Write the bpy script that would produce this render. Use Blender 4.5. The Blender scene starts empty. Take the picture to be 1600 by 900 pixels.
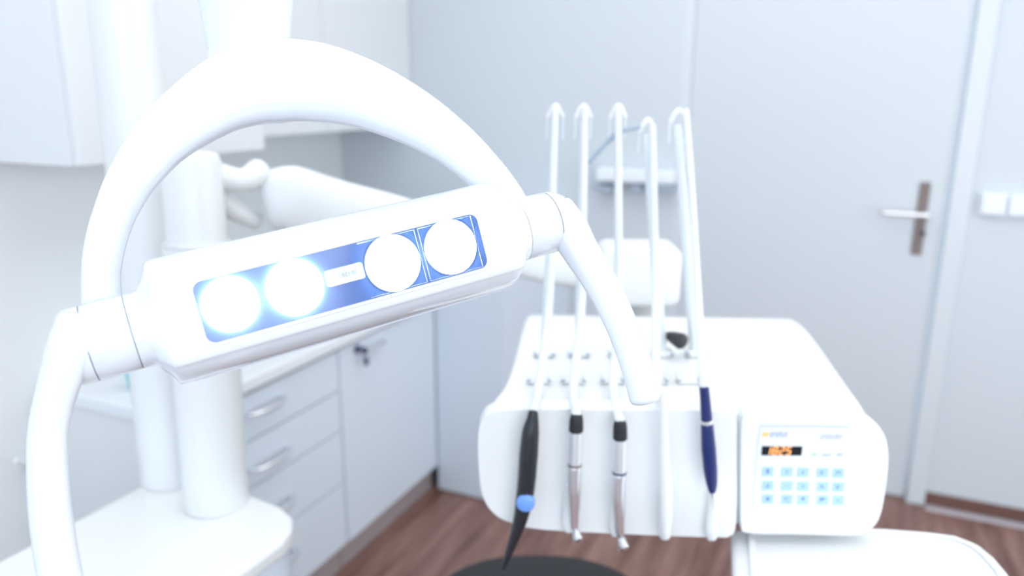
import bpy, bmesh, math, random
from mathutils import Vector, Matrix
random.seed(4)
SC = bpy.context.scene
COL = SC.collection
PI = math.pi

# ------------------------------------------------------------------ camera
H, F = 1.50, 1200.0
PITCH, ROLL = math.radians(14.3), math.radians(0.34)
fwd = Vector((0, math.cos(PITCH), -math.sin(PITCH)))
up0 = Vector((0, math.sin(PITCH), math.cos(PITCH)))
rt0 = Vector((1, 0, 0))
CX = rt0 * math.cos(ROLL) + up0 * math.sin(ROLL)
CY = up0 * math.cos(ROLL) - rt0 * math.sin(ROLL)
EYE = Vector((0, 0, H))
cam_data = bpy.data.cameras.new('camera')
cam_data.sensor_width = 36.0
cam_data.lens = F / 1600 * 36
cam_data.clip_start = 0.02
cam_data.dof.use_dof = True
cam_data.dof.focus_distance = 0.62
cam_data.dof.aperture_fstop = 3.4
cam_data.dof.aperture_blades = 0
cam = bpy.data.objects.new('camera', cam_data)
COL.objects.link(cam)
cam.matrix_world = Matrix(((CX.x, CY.x, -fwd.x, EYE.x), (CX.y, CY.y, -fwd.y, EYE.y),
                           (CX.z, CY.z, -fwd.z, EYE.z), (0, 0, 0, 1)))
SC.camera = cam

# ------------------------------------------------------------------ light and exposure
SC.view_settings.view_transform = 'Standard'
SC.view_settings.look = 'None'
SC.view_settings.exposure = 0.80
SC.view_settings.gamma = 1
SC.view_settings.use_curve_mapping = False
world = bpy.data.worlds.new('world')
SC.world = world
world.use_nodes = True
world.node_tree.nodes['Background'].inputs[0].default_value = (0.68, 0.84, 1.0, 1)
world.node_tree.nodes['Background'].inputs[1].default_value = 1.15


def area(name, loc, target, sx, sy, power, color=(1, 1, 1)):
    d = bpy.data.lights.new(name, 'AREA')
    d.shape = 'RECTANGLE'
    d.size, d.size_y, d.energy, d.color = sx, sy, power, color
    o = bpy.data.objects.new(name, d)
    COL.objects.link(o)
    o.location = loc
    o.rotation_euler = (Vector(target) - Vector(loc)).to_track_quat('-Z', 'Y').to_euler()
    return o


area('ceiling_panel_light', (0.2, 1.5, 2.74), (0.2, 1.5, 0), 3.0, 2.6, 22, (1.0, 0.985, 0.96))
area('camera_side_light', (0.9, -1.6, 1.7), (-0.2, 2.0, 0.9), 2.4, 1.6, 26, (1.0, 0.99, 0.97))  # unseen light added behind the camera for frontal brightness; no window stands there
area('side_fill_light', (2.05, 0.75, 1.3), (-0.8, 1.9, 0.75), 1.6, 1.4, 12, (1.0, 0.99, 0.97))  # added fill from the right to brighten the drawer fronts and left wall


# ------------------------------------------------------------------ rays through the photograph
def ray(px, py):
    return CX * ((px - 800) / F) + CY * (-(py - 450) / F) + fwd


def atd(px, py, d):
    return EYE + ray(px, py) * d


def atz(px, py, z):
    r = ray(px, py)
    return EYE + r * ((z - H) / r.z)


def aty(px, py, y):
    r = ray(px, py)
    return EYE + r * (y / r.y)


def atp(px, py, p, n):
    r = ray(px, py)
    return EYE + r * ((Vector(p) - EYE).dot(n) / r.dot(n))


# ------------------------------------------------------------------ materials
def mat(name, color, rough=0.5, metal=0.0, emit=None, emit_s=0.0, coat=0.0, spec=0.5, trans=0.0):
    m = bpy.data.materials.new(name)
    m.use_nodes = True
    b = m.node_tree.nodes['Principled BSDF']
    b.inputs['Base Color'].default_value = (*color, 1)
    b.inputs['Roughness'].default_value = rough
    b.inputs['Metallic'].default_value = metal
    b.inputs['Specular IOR Level'].default_value = spec
    b.inputs['Coat Weight'].default_value = coat
    b.inputs['Transmission Weight'].default_value = trans
    if emit:
        b.inputs['Emission Color'].default_value = (*emit, 1)
        b.inputs['Emission Strength'].default_value = emit_s
    return m


def mottled(name, c1, c2, scale, rough, bump=0.0, coat=0.0):
    m = mat(name, c1, rough, coat=coat)
    nt = m.node_tree
    b = nt.nodes['Principled BSDF']
    tc = nt.nodes.new('ShaderNodeTexCoord')
    n = nt.nodes.new('ShaderNodeTexNoise')
    n.inputs['Scale'].default_value = scale
    n.inputs['Detail'].default_value = 4
    mx = nt.nodes.new('ShaderNodeMix')
    mx.data_type = 'RGBA'
    mx.inputs[6].default_value = (*c1, 1)
    mx.inputs[7].default_value = (*c2, 1)
    nt.links.new(tc.outputs['Object'], n.inputs['Vector'])
    nt.links.new(n.outputs['Fac'], mx.inputs[0])
    nt.links.new(mx.outputs[2], b.inputs['Base Color'])
    if bump:
        bp = nt.nodes.new('ShaderNodeBump')
        bp.inputs['Strength'].default_value = bump
        bp.inputs['Distance'].default_value = 0.002
        nt.links.new(n.outputs['Fac'], bp.inputs['Height'])
        nt.links.new(bp.outputs[0], b.inputs['Normal'])
    return m


def wood_floor(name, ang):
    m = mat(name, (0.2, 0.1, 0.08), 0.33)
    nt = m.node_tree
    L = nt.links
    b = nt.nodes['Principled BSDF']
    tc = nt.nodes.new('ShaderNodeTexCoord')
    mp = nt.nodes.new('ShaderNodeMapping')
    mp.inputs['Rotation'].default_value = (0, 0, ang)
    L.new(tc.outputs['Object'], mp.inputs['Vector'])
    br = nt.nodes.new('ShaderNodeTexBrick')
    br.inputs['Scale'].default_value = 1.0
    br.inputs['Brick Width'].default_value = 1.2
    br.inputs['Row Height'].default_value = 0.19
    br.inputs['Mortar Size'].default_value = 0.0012
    br.inputs['Color1'].default_value = (0.165, 0.075, 0.058, 1)
    br.inputs['Color2'].default_value = (0.26, 0.135, 0.105, 1)
    br.inputs['Mortar'].default_value = (0.06, 0.03, 0.025, 1)
    L.new(mp.outputs[0], br.inputs['Vector'])
    mp2 = nt.nodes.new('ShaderNodeMapping')
    mp2.inputs['Scale'].default_value = (1.3, 14, 1)
    L.new(mp.outputs[0], mp2.inputs['Vector'])
    n = nt.nodes.new('ShaderNodeTexNoise')
    n.inputs['Scale'].default_value = 1.6
    n.inputs['Detail'].default_value = 6
    n.inputs['Roughness'].default_value = 0.62
    L.new(mp2.outputs[0], n.inputs['Vector'])
    r = nt.nodes.new('ShaderNodeValToRGB')
    r.color_ramp.elements[0].position = 0.36
    r.color_ramp.elements[0].color = (0.11, 0.045, 0.034, 1)
    r.color_ramp.elements[1].position = 0.66
    r.color_ramp.elements[1].color = (0.36, 0.215, 0.18, 1)
    L.new(n.outputs['Fac'], r.inputs[0])
    mx = nt.nodes.new('ShaderNodeMix')
    mx.data_type = 'RGBA'
    mx.inputs[0].default_value = 0.62
    L.new(br.outputs['Color'], mx.inputs[6])
    L.new(r.outputs[0], mx.inputs[7])
    L.new(mx.outputs[2], b.inputs['Base Color'])
    return m


M = {
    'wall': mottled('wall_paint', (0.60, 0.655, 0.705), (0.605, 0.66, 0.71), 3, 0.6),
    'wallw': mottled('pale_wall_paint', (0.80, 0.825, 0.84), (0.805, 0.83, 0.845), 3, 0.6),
    'ceil': mottled('ceiling_paint', (0.8, 0.84, 0.88), (0.81, 0.85, 0.88), 3, 0.8),
    'door': mottled('door_lacquer', (0.59, 0.64, 0.69), (0.595, 0.645, 0.695), 2, 0.45),
    'frame': mottled('door_frame_lacquer', (0.63, 0.685, 0.735), (0.635, 0.69, 0.735), 2, 0.4),
    'cab': mottled('cabinet_laminate', (0.69, 0.775, 0.865), (0.695, 0.78, 0.87), 2, 0.35),
    'cabw': mottled('upper_cabinet_laminate', (0.735, 0.765, 0.79), (0.74, 0.77, 0.795), 2, 0.35),
    'gap': mat('cabinet_carcass_shadow_gap', (0.30, 0.38, 0.48), 0.7),
    'top': mottled('worktop', (0.80, 0.85, 0.89), (0.82, 0.86, 0.9), 6, 0.3),
    'kick': mottled('toe_kick', (0.34, 0.30, 0.31), (0.40, 0.35, 0.36), 4, 0.4),
    'white': mottled('white_enamel', (0.82, 0.84, 0.85), (0.825, 0.845, 0.855), 3, 0.28, coat=0.3),
    'lampw': mottled('lamp_white_plastic', (0.76, 0.81, 0.885), (0.765, 0.815, 0.885), 3, 0.16, coat=0.6),
    'colw': mottled('column_enamel', (0.75, 0.775, 0.79), (0.755, 0.78, 0.795), 3, 0.35),
    'hose': mottled('hose_silicone', (0.72, 0.77, 0.80), (0.74, 0.785, 0.815), 20, 0.45),
    'seam': mat('seam_grey', (0.12, 0.14, 0.18), 0.6),
    'lip': mat('clear_edge', (0.75, 0.84, 0.95), 0.08, coat=1.0),
    'glass': mat('lamp_window_blue_glass', (0.07, 0.14, 0.38), 0.12, coat=0.4),
    'cell': mat('reflector_edge', (0.55, 0.68, 0.95), 0.15, metal=0.6),
    'led': mat('led_light', (1, 1, 1), 0.3, emit=(0.93, 0.97, 1.0), emit_s=34),
    'plate': mat('badge_plate', (0.62, 0.66, 0.72), 0.4),
    'badge': mat('badge_print', (0.42, 0.47, 0.52), 0.5),
    'black': mottled('black_plastic', (0.012, 0.014, 0.02), (0.02, 0.022, 0.03), 60, 0.38),
    'rubber': mottled('black_rubber', (0.01, 0.012, 0.016), (0.016, 0.018, 0.022), 80, 0.6),
    'chrome': mat('chrome', (0.80, 0.82, 0.85), 0.28, metal=0.9),
    'satin': mat('satin_steel', (0.80, 0.83, 0.86), 0.38, metal=0.75),
    'navy': mottled('navy_plastic', (0.012, 0.022, 0.12), (0.016, 0.028, 0.14), 60, 0.3),
    'blue': mat('blue_disc', (0.16, 0.34, 0.80), 0.35),
    'bronze': mottled('bronze_plate', (0.16, 0.125, 0.115), (0.23, 0.185, 0.175), 30, 0.4),
    'leather': mottled('black_upholstery', (0.008, 0.009, 0.012), (0.014, 0.014, 0.018), 120, 0.5, bump=0.3),
    'floor': wood_floor('wood_laminate_floor', 0.0),
    'base': mottled('skirting_wood', (0.13, 0.062, 0.048), (0.17, 0.085, 0.066), 14, 0.4),
    'strip': mat('threshold_strip', (0.50, 0.47, 0.52), 0.35),
    'key': mat('membrane_key', (0.42, 0.62, 0.88), 0.4),
    'glyph': mat('key_glyph', (0.10, 0.22, 0.50), 0.5),
    'display': mat('display_black', (0.01, 0.012, 0.02), 0.2),
    'digit': mat('display_digit', (0.9, 0.45, 0.15), 0.5, emit=(1.0, 0.42, 0.12), emit_s=0.6),
    'panel': mat('membrane_panel', (0.80, 0.835, 0.88), 0.35),
    'print': mat('panel_print_grey', (0.50, 0.55, 0.63), 0.5),
    'printo': mat('panel_print_orange', (0.85, 0.6, 0.2), 0.5),
    'printb': mat('panel_print_blue', (0.32, 0.40, 0.62), 0.5),
    'grey': mat('grey_plastic', (0.36, 0.44, 0.54), 0.45),
    'dark': mat('dark_blue_metal', (0.05, 0.06, 0.15), 0.35, metal=0.3),
    'cyan': mat('turquoise_plastic', (0.16, 0.62, 0.72), 0.35),
    'switch': mat('switch_plastic', (0.80, 0.86, 0.92), 0.3),
    'lumin': mat('luminaire_diffuser', (0.9, 0.9, 0.9), 0.6),
}


# ------------------------------------------------------------------ mesh helpers
class MB:
    """collects shapes in world space, links them as one mesh object"""

    def __init__(s):
        s.v, s.f = [], []

    def add(s, vs, fs):
        n = len(s.v)
        s.v += [Vector(p) for p in vs]
        s.f += [tuple(i + n for i in f) for f in fs]

    def box(s, o, ax, ay, az):
        o = Vector(o)
        ax, ay, az = Vector(ax), Vector(ay), Vector(az)
        vs = [o, o + ax, o + ax + ay, o + ay]
        vs += [p + az for p in vs]
        s.add(vs, [(0, 3, 2, 1), (4, 5, 6, 7), (0, 1, 5, 4), (1, 2, 6, 5), (2, 3, 7, 6), (3, 0, 4, 7)])

    def loft(s, rings, caps=True, closed=False):
        n = len(rings[0])
        vs = [p for r in rings for p in r]
        fs = []
        R = len(rings)
        for i in range(R if closed else R - 1):
            a, b = i * n, ((i + 1) % R) * n
            for j in range(n):
                k = (j + 1) % n
                fs.append((a + j, a + k, b + k, b + j))
        if caps and not closed:
            fs.append(tuple(reversed(range(n))))
            fs.append(tuple((R - 1) * n + j for j in range(n)))
        s.add(vs, fs)

    def tube(s, pts, rad, seg=20, flat=None, side=None, expo=2.0, roundend=True):
        """pts control points, rad radius per point; flat: depth/width ratio per point, side: fixed width direction"""
        P, Rr, Fl = resample(pts, rad, flat)
        rings = []
        prev = None
        N = len(P)
        tans = []
        for i in range(N):
            t = (P[min(i + 1, N - 1)] - P[max(i - 1, 0)]).normalized()
            tans.append(t)
        if roundend:
            out = []
            for e, (p, t, r, f) in enumerate(((P[0], -tans[0], Rr[0], Fl[0]), (P[-1], tans[-1], Rr[-1], Fl[-1]))):
                ring = []
                for k in (0.35, 0.7, 0.95):
                    ring.append((p + t * (r * 0.35 * math.sin(k * PI / 2)), r * max(math.cos(k * PI / 2), 0.05) ** 0.5, f))
                out.append(ring)
            P2 = [q[0] for q in reversed(out[0])] + P + [q[0] for q in out[1]]
            R2 = [q[1] for q in reversed(out[0])] + Rr + [q[1] for q in out[1]]
            F2 = [q[2] for q in reversed(out[0])] + Fl + [q[2] for q in out[1]]
            tans = [tans[0]] * 3 + tans + [tans[-1]] * 3
            P, Rr, Fl = P2, R2, F2
        for i, p in enumerate(P):
            t = tans[i]
            if side is not None:
                a = Vector(side) - t * Vector(side).dot(t)
            elif prev is None:
                h = Vector((0, 0, 1)) if abs(t.z) < 0.9 else Vector((1, 0, 0))
                a = t.cross(h)
            else:
                a = prev - t * prev.dot(t)
            a.normalize()
            prev = a
            b = t.cross(a).normalized()
            ring = []
            for k in range(seg):
                th = 2 * PI * k / seg
                c, d = math.cos(th), math.sin(th)
                ca = math.copysign(abs(c) ** (2 / expo), c)
                sa = math.copysign(abs(d) ** (2 / expo), d)
                ring.append(p + a * ca * Rr[i] * Fl[i] + b * sa * Rr[i])
            rings.append(ring)
        s.loft(rings)

    def lathe(s, o, axis, prof, seg=28):
        """prof: list of (distance along axis, radius)"""
        o, t = Vector(o), Vector(axis).normalized()
        h = Vector((0, 0, 1)) if abs(t.z) < 0.9 else Vector((1, 0, 0))
        a = t.cross(h).normalized()
        b = t.cross(a)
        s.loft([[o + t * d + (a * math.cos(2 * PI * k / seg) + b * math.sin(2 * PI * k / seg)) * max(r, 1e-5)
                 for k in range(seg)] for d, r in prof])

    def prism(s, pts, vec):
        vec = Vector(vec)
        s.loft([[Vector(p) for p in pts], [Vector(p) + vec for p in pts]])

    def rrect(s, c, ax, ay, w, h, r, vec, n=5):
        """rounded rectangle slab centred on c"""
        pts = []
        for cx, cy, a0 in ((1, 1, 0), (-1, 1, 90), (-1, -1, 180), (1, -1, 270)):
            for k in range(n + 1):
                a = math.radians(a0 + 90 * k / n)
                pts.append(Vector(c) + Vector(ax) * (cx * (w / 2 - r) + r * math.cos(a)) +
                           Vector(ay) * (cy * (h / 2 - r) + r * math.sin(a)))
        s.prism(pts, vec)

    def build(s, name, m, parent=None, bevel=0, seg=3, sub=0, sharp=40):
        me = bpy.data.meshes.new(name)
        off = parent_loc(parent)
        loc = Vector((0, 0, 0))
        if parent is None:
            lo = Vector([min(p[i] for p in s.v) for i in range(3)])
            hi = Vector([max(p[i] for p in s.v) for i in range(3)])
            loc = Vector(((lo.x + hi.x) / 2, (lo.y + hi.y) / 2, lo.z))
            off = loc
        me.from_pydata([p - off for p in s.v], [], s.f)
        bm = bmesh.new()
        bm.from_mesh(me)
        bmesh.ops.remove_doubles(bm, verts=bm.verts, dist=1e-6)
        bmesh.ops.recalc_face_normals(bm, faces=bm.faces)
        bm.to_mesh(me)
        bm.free()
        me.materials.append(m)
        o = bpy.data.objects.new(name, me)
        COL.objects.link(o)
        o.location = loc
        if parent is not None:
            o.parent = parent
        for p in me.polygons:
            p.use_smooth = True
        if not sub:
            me.set_sharp_from_angle(angle=math.radians(sharp))
        if bevel:
            b = o.modifiers.new('bevel', 'BEVEL')
            b.width = bevel
            b.segments = seg
            b.limit_method = 'ANGLE'
            b.angle_limit = math.radians(38)
            b.harden_normals = True
        if sub:
            q = o.modifiers.new('subdivision', 'SUBSURF')
            q.levels = q.render_levels = sub
        return o


def parent_loc(p):
    v = Vector((0, 0, 0))
    while p is not None:
        v += Vector(p.location)
        p = p.parent
    return v


def resample(pts, rad, flat=None, k=6):
    pts = [Vector(p) for p in pts]
    if not isinstance(rad, (list, tuple)):
        rad = [rad] * len(pts)
    if flat is None:
        flat = 1.0
    if not isinstance(flat, (list, tuple)):
        flat = [flat] * len(pts)
    if len(pts) == 2:
        return pts, list(rad), list(flat)
    P, R, Fl = [], [], []
    n = len(pts)
    for i in range(n - 1):
        p0, p1, p2, p3 = pts[max(i - 1, 0)], pts[i], pts[i + 1], pts[min(i + 2, n - 1)]
        for j in range(k):
            t = j / k
            t2, t3 = t * t, t * t * t
            P.append(0.5 * ((2 * p1) + (p2 - p0) * t + (2 * p0 - 5 * p1 + 4 * p2 - p3) * t2 + (3 * p1 - p0 - 3 * p2 + p3) * t3))
            R.append(rad[i] * (1 - t) + rad[i + 1] * t)
            Fl.append(flat[i] * (1 - t) + flat[i + 1] * t)
    P.append(pts[-1])
    R.append(rad[-1])
    Fl.append(flat[-1])
    return P, R, Fl


def thing(name, label, cat, loc, group=None):
    o = bpy.data.objects.new(name, None)
    o.empty_display_size = 0.05
    COL.objects.link(o)
    o.location = loc
    return tag(o, label, cat, group)


def tag(o, label, cat, group=None):
    o['label'] = label
    o['category'] = cat
    if group:
        o['group'] = group
    return o


def struct(o):
    o['kind'] = 'structure'
    return o


# ================================================================== the room
# horizontal directions: A runs along the drawer fronts, B along the door wall
ANG = math.radians(24.0)
A = Vector((math.sin(ANG), math.cos(ANG), 0))
B = Vector((math.cos(ANG), -math.sin(ANG), 0))
Z = Vector((0, 0, 1))
D0 = atz(1405, 780, 0)                    # foot of the door frame, on the back wall
CC = atz(688, 762, 0)                     # inner corner of the base cabinets


def back(px, py, off=0.0):
    """pixel to the plane of the door wall, moved off metres into the room"""
    return atp(px, py, D0 - A * off, A)


def front(px, py, off=0.0):
    """pixel to the plane of the drawer fronts"""
    return atp(px, py, CC + B * off, B)


def ab(a, b, z):
    """room frame: a along A, b along B measured from the cabinet corner"""
    return Vector((CC.x, CC.y, 0)) + A * a + B * b + Z * z


AB = (D0 - CC).dot(A)                     # back wall at a = AB
LB = -0.877                               # left wall
ZC = 2.78
RW = 3.2                                  # right wall
NEAR = -5.0
M['floor'].node_tree.nodes['Mapping'].inputs['Rotation'].default_value = (0, 0, -(PI / 2 - ANG))

b = MB(); b.box(ab(NEAR, LB - 0.3, -0.1), A * (AB - NEAR + 0.3), B * (RW - LB + 0.6), Z * 0.1)
o = b.build('floor', M['floor']); struct(o)
b = MB(); b.box(ab(NEAR, LB - 0.3, ZC), A * (AB - NEAR + 0.3), B * (RW - LB + 0.6), Z * 0.1)
struct(b.build('ceiling', M['ceil']))
b = MB(); b.box(ab(NEAR, LB - 0.15, 0), A * (AB - NEAR), B * 0.15, Z * ZC)
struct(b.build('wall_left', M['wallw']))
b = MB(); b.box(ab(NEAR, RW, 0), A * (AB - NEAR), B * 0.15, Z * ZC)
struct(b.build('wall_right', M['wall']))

# door opening in the back wall
dr = back(1478, 330); dl = back(1083, 100)
bR = (dr - CC).dot(B)
bL = (dl - CC).dot(B)
DH = 2.05
b = MB()
b.box(ab(AB, LB - 0.15, 0), A * 0.15, B * (bL - 0.01 - LB + 0.15), Z * ZC)
b.box(ab(AB, bR + 0.01, 0), A * 0.15, B * (RW - bR + 0.14), Z * ZC)
b.box(ab(AB, bL - 0.01, DH + 0.01), A * 0.15, B * (bR - bL + 0.02), Z * (ZC - DH - 0.01))
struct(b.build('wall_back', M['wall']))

# pier standing in front of the left wall at the near end of the worktop
P1 = (front(262, 655) - CC).dot(A)
PB = -0.42
b = MB(); b.box(ab(NEAR, LB, 0), A * (P1 + 0.62 - NEAR), B * (PB - LB), Z * ZC)
struct(b.build('wall_pier', M['wallw']))

# door: leaf, frame, handle
t = thing('door_1', '', 'door', ab(AB, (bL + bR) / 2, 0))
del t['label']; del t['category']; t['kind'] = 'structure'
b = MB(); b.box(ab(AB + 0.004, bL, 0.012), A * 0.04, B * (bR - bL), Z * (DH - 0.012))
b.build('door_leaf', M['door'], t, bevel=0.002)
b = MB()
for s0, w, e in ((bR + 0.006, 0.062, 0.016), (bL - 0.045, 0.0435, 0.001)):
    b.box(ab(AB - e, s0, 0), A * (0.034 + e), B * w, Z * (DH + 0.06))
b.box(ab(AB - 0.016, bL - 0.045, DH + 0.008), A * 0.05, B * (bR - bL + 0.113), Z * 0.055)
b.build('door_frame', M['frame'], t, bevel=0.004)
hp = thing('door_handle', '', 'x', (0, 0, 0)); del hp['label']; del hp['category']
bpy.data.objects.remove(hp)
c1, c2 = back(1448, 285, 0.004), back(1430, 398, 0.004)
mid = (c1 + c2) / 2
hz = (c1.z - c2.z)
b = MB(); b.rrect(mid, B, Z, 0.033, hz, 0.004, A * 0.016)
plate = b.build('handle_plate', M['bronze'], t, bevel=0.002)
plate['label'] = 'brown metal backplate'
lv = back(1447, 336, 0.03)
le = back(1380, 329, 0.055)
lz = lv.z
s1 = (lv - CC).dot(B)
s2 = (le - CC).dot(B)
b = MB()
b.tube([ab(AB, s1, lz), ab(AB - 0.05, s1, lz)], 0.010, seg=16)
b.tube([ab(AB - 0.048, s1 + 0.006, lz), ab(AB - 0.05, s1 - 0.03, lz), ab(AB - 0.05, s2, lz)], [0.010, 0.009, 0.009], seg=16)
b.build('handle_lever', M['chrome'], t)
b = MB(); b.lathe(ab(AB + 0.008, s1, lz - 0.07), -A, [(0, 0.009), (0.012, 0.009), (0.0125, 0.002)])
b.build('keyhole', M['rubber'], t)

# skirting with its pale strip, right of the door
s0 = bR + 0.07
b = MB(); b.box(ab(AB - 0.012, s0, 0.008), A * 0.012, B * (RW - s0), Z * 0.046)
o = b.build('baseboard_right', M['base'], bevel=0.001); struct(o)
b = MB(); b.box(ab(AB - 0.05, s0, 0.0), A * 0.035, B * (RW - s0), Z * 0.007)
o = b.build('trim_1', M['strip'], bevel=0.002); struct(o)

# double light switch
w1 = (back(1528, 320) - CC).dot(B)
zt, zb = back(1560, 302).z, back(1560, 338).z
t = thing('light_switch', 'white double switch plate on the wall right of the door', 'switch', ab(AB, w1 + 0.08, zb))
b = MB(); b.box(ab(AB - 0.012, w1, zb), A * 0.011, B * 0.165, Z * (zt - zb))
b.build('switch_plate', M['switch'], t, bevel=0.003)
for k in range(2):
    b = MB(); b.box(ab(AB - 0.030, w1 + 0.007 + k * 0.08, zb + 0.008), A * 0.019, B * 0.071, Z * (zt - zb - 0.010))
    b.build('rocker', M['switch'], t, bevel=0.005)

# ================================================================== cabinets
KT = 0.10                                       # toe kick height
ZT = front(509, 550).z                          # underside of the worktop
a_end = 0.0
s_div = (front(536, 700) - CC).dot(A)           # drawers | door seam
DB = PB                                         # back of the near cabinets
KB = 0.035


def bow_handle(parent, p1, p2, name='drawer_handle', out=0.03):
    b = MB()
    d = p2 - p1
    b.tube([p1, p1 + B * out * 0.8 + d * 0.08, p1 + d * 0.5 + B * out * 1.15, p2 + B * out * 0.8 - d * 0.08, p2],
           [0.005, 0.006, 0.0075, 0.006, 0.005], seg=12)
    return b.build(name, M['chrome'], parent)


def zfront(px, py):
    return front(px, py).z


def afront(px, py):
    return (front(px, py) - CC).dot(A)


# drawer unit
seams = [ZT - 0.012, zfront(534, 609), zfront(534, 673), zfront(534, 757), KT + 0.004]
hand = [((390, 650), (448, 620)), ((398, 735), (456, 702)), ((442, 797), (466, 770)), ((461, 868), (480, 845))]
t = thing('drawer_cabinet', 'pale blue base cabinet with a stack of drawers and bow handles', 'cabinet', ab((P1 + s_div) / 2, -0.2, 0))
b = MB(); b.box(ab(P1, -0.41, KT), A * (s_div - P1 - 0.002), B * 0.39, Z * (ZT - KT))
b.build('body', M['wallw'], t, bevel=0.002)
b = MB(); b.box(ab(P1 + 0.01, -0.40, 0), A * (s_div - P1 - 0.012), B * (0.40 - KB), Z * KT)
b.build('toe_kick', M['kick'], t)
h1 = afront(390, 640); h2 = afront(448, 630)
hl = 0.135
for i in range(4):
    b = MB(); b.box(ab(P1 + 0.018, -0.0195, seams[i + 1] + 0.0025), A * (s_div - P1 - 0.021), B * 0.0195, Z * (seams[i] - seams[i + 1] - 0.005))
    d = b.build('drawer', M['cab'], t, bevel=0.002)
    (x1, y1), (x2, y2) = hand[i]
    if i < 2:
        q1, q2 = front(x1, y1, 0.02), front(x2, y2, 0.02)
        a1, a2, zz = (q1 - CC).dot(A), (q2 - CC).dot(A), (q1.z + q2.z) / 2
        ha, hb = a1, a2
    else:
        q2 = front(x2, y2, 0.02)
        zz = q2.z - 0.005
        a1, a2 = ha, hb
    bow_handle(d, ab(a1, 0.0, zz), ab(a2, 0.0, zz))

# door unit
t = thing('door_cabinet', 'pale blue base cabinet with one plain door and a key in its lock', 'cabinet', ab(s_div / 2, -0.2, 0))
b = MB(); b.box(ab(s_div + 0.002, -0.41, KT), A * (-s_div - 0.004), B * 0.39, Z * (ZT - KT))
b.build('body', M['cab'], t, bevel=0.002)
b = MB(); b.box(ab(s_div + 0.002, -0.40, 0), A * (-s_div - 0.004), B * (0.40 - KB), Z * KT)
b.build('toe_kick', M['kick'], t)
b = MB(); b.box(ab(s_div + 0.004, -0.0195, KT + 0.004), A * (-s_div - 0.0245), B * 0.0195, Z * (ZT - KT - 0.016))
d = b.build('door', M['cab'], t, bevel=0.002)
q1, q2 = front(568, 552, 0.02), front(606, 530, 0.02)
bow_handle(d, ab((q1 - CC).dot(A), 0, q1.z), ab((q2 - CC).dot(A), 0, q1.z), 'door_handle', 0.022)
kp = front(557, 545, 0.0)
b = MB(); b.lathe(kp - B * 0.001, B, [(0, 0.013), (0.010, 0.013), (0.012, 0.010), (0.012, 0.002)])
b.build('lock', M['dark'], d)
kt = thing('cabinet_key', 'small dark key hanging from the lock of the cabinet door', 'key', kp + B * 0.012 - Z * 0.05)
b = MB(); b.tube([kp + B * 0.008, kp + B * 0.03], 0.0022, seg=8)
b.build('shaft', M['satin'], kt)
b = MB(); b.lathe(kp + B * 0.030 - A * 0.001, A, [(-0.002, 0.002), (-0.002, 0.011), (0.002, 0.011), (0.002, 0.002)])
b.build('key_head', M['dark'], kt)
b = MB()
ring = [kp + B * 0.032 + Z * (-0.012 + 0.011 * math.cos(2 * PI * k / 10)) + A * 0.011 * math.sin(2 * PI * k / 10) for k in range(11)]
b.tube(ring, 0.0012, seg=8, roundend=False)
b.tube([kp + B * 0.032 - Z * 0.022, kp + B * 0.034 - Z * 0.030, kp + B * 0.034 - Z * 0.046], [0.003, 0.0085, 0.007], seg=12)
b.build('key_tag', M['dark'], kt)

# corner cabinet along the back wall, its front panel faces the room
bE = (atp(792, 520, CC, A) - CC).dot(B)
ZK = 1.04
t = thing('corner_cabinet', 'pale blue plain-fronted corner cabinet between the key door and the dental unit', 'cabinet', ab(AB / 2, bE / 2, 0))
b = MB(); b.box(ab(0.0, 0.002, 0.004), A * (AB - 0.002), B * (bE - 0.002), Z * (ZK - 0.004))
b.build('body', M['cab'], t, bevel=0.003)
b = MB(); b.box(ab(-0.018, 0.001, 0.006), A * 0.016, B * (bE - 0.002), Z * (ZK - 0.01))
b.build('front_panel', M['cab'], t, bevel=0.002)

# L-shaped worktop
zt2 = ZT + 0.038
b = MB()
pl = [ab(P1 - 0.015, -0.4195, ZT + .001), ab(P1 - 0.015, 0.02, ZT + .001), ab(-0.022, 0.02, ZT + .001), ab(-0.022, -0.002, ZT + .001),
      ab(AB - .001, -0.002, ZT + .001), ab(AB - .001, LB + .001, ZT + .001), ab(P1 + 0.622, LB + .001, ZT + .001), ab(P1 + 0.622, -0.4195, ZT + .001)]
b.prism(pl, Z * 0.036)
o = b.build('worktop', M['top'], bevel=0.006)
tag(o, 'white worktop along the pale blue base cabinets', 'worktop')

# turquoise cup at the near end of the worktop
q = atz(213, 606, zt2)
t = thing('plastic_cup', 'small turquoise cup on the near end of the white worktop', 'cup', q)
b = MB(); b.lathe(q, Z, [(0, 0.016), (0.045, 0.022), (0.05, 0.023), (0.05, 0.021), (0.004, 0.015)], 24)
b.build('cup', M['cyan'], t)

# small white wall hook on the near pier
q = atp(36, 724, ab(0, PB, 0), B)
t = thing('wall_hook', 'small white peg on the pale wall behind the left lamp handle', 'hook', q)
b = MB(); b.lathe(q + B * 0.0005, B, [(0, 0.016), (0.006, 0.015), (0.007, 0.008)])
b.build('rosette', M['white'], t)
e = atp(24, 720, ab(0, PB + 0.055, 0), B)
b = MB(); b.tube([q + B * 0.004, q + B * 0.03 + Z * 0.002, e], [0.009, 0.009, 0.006], seg=14)
b.build('peg', M['white'], t)

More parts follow.
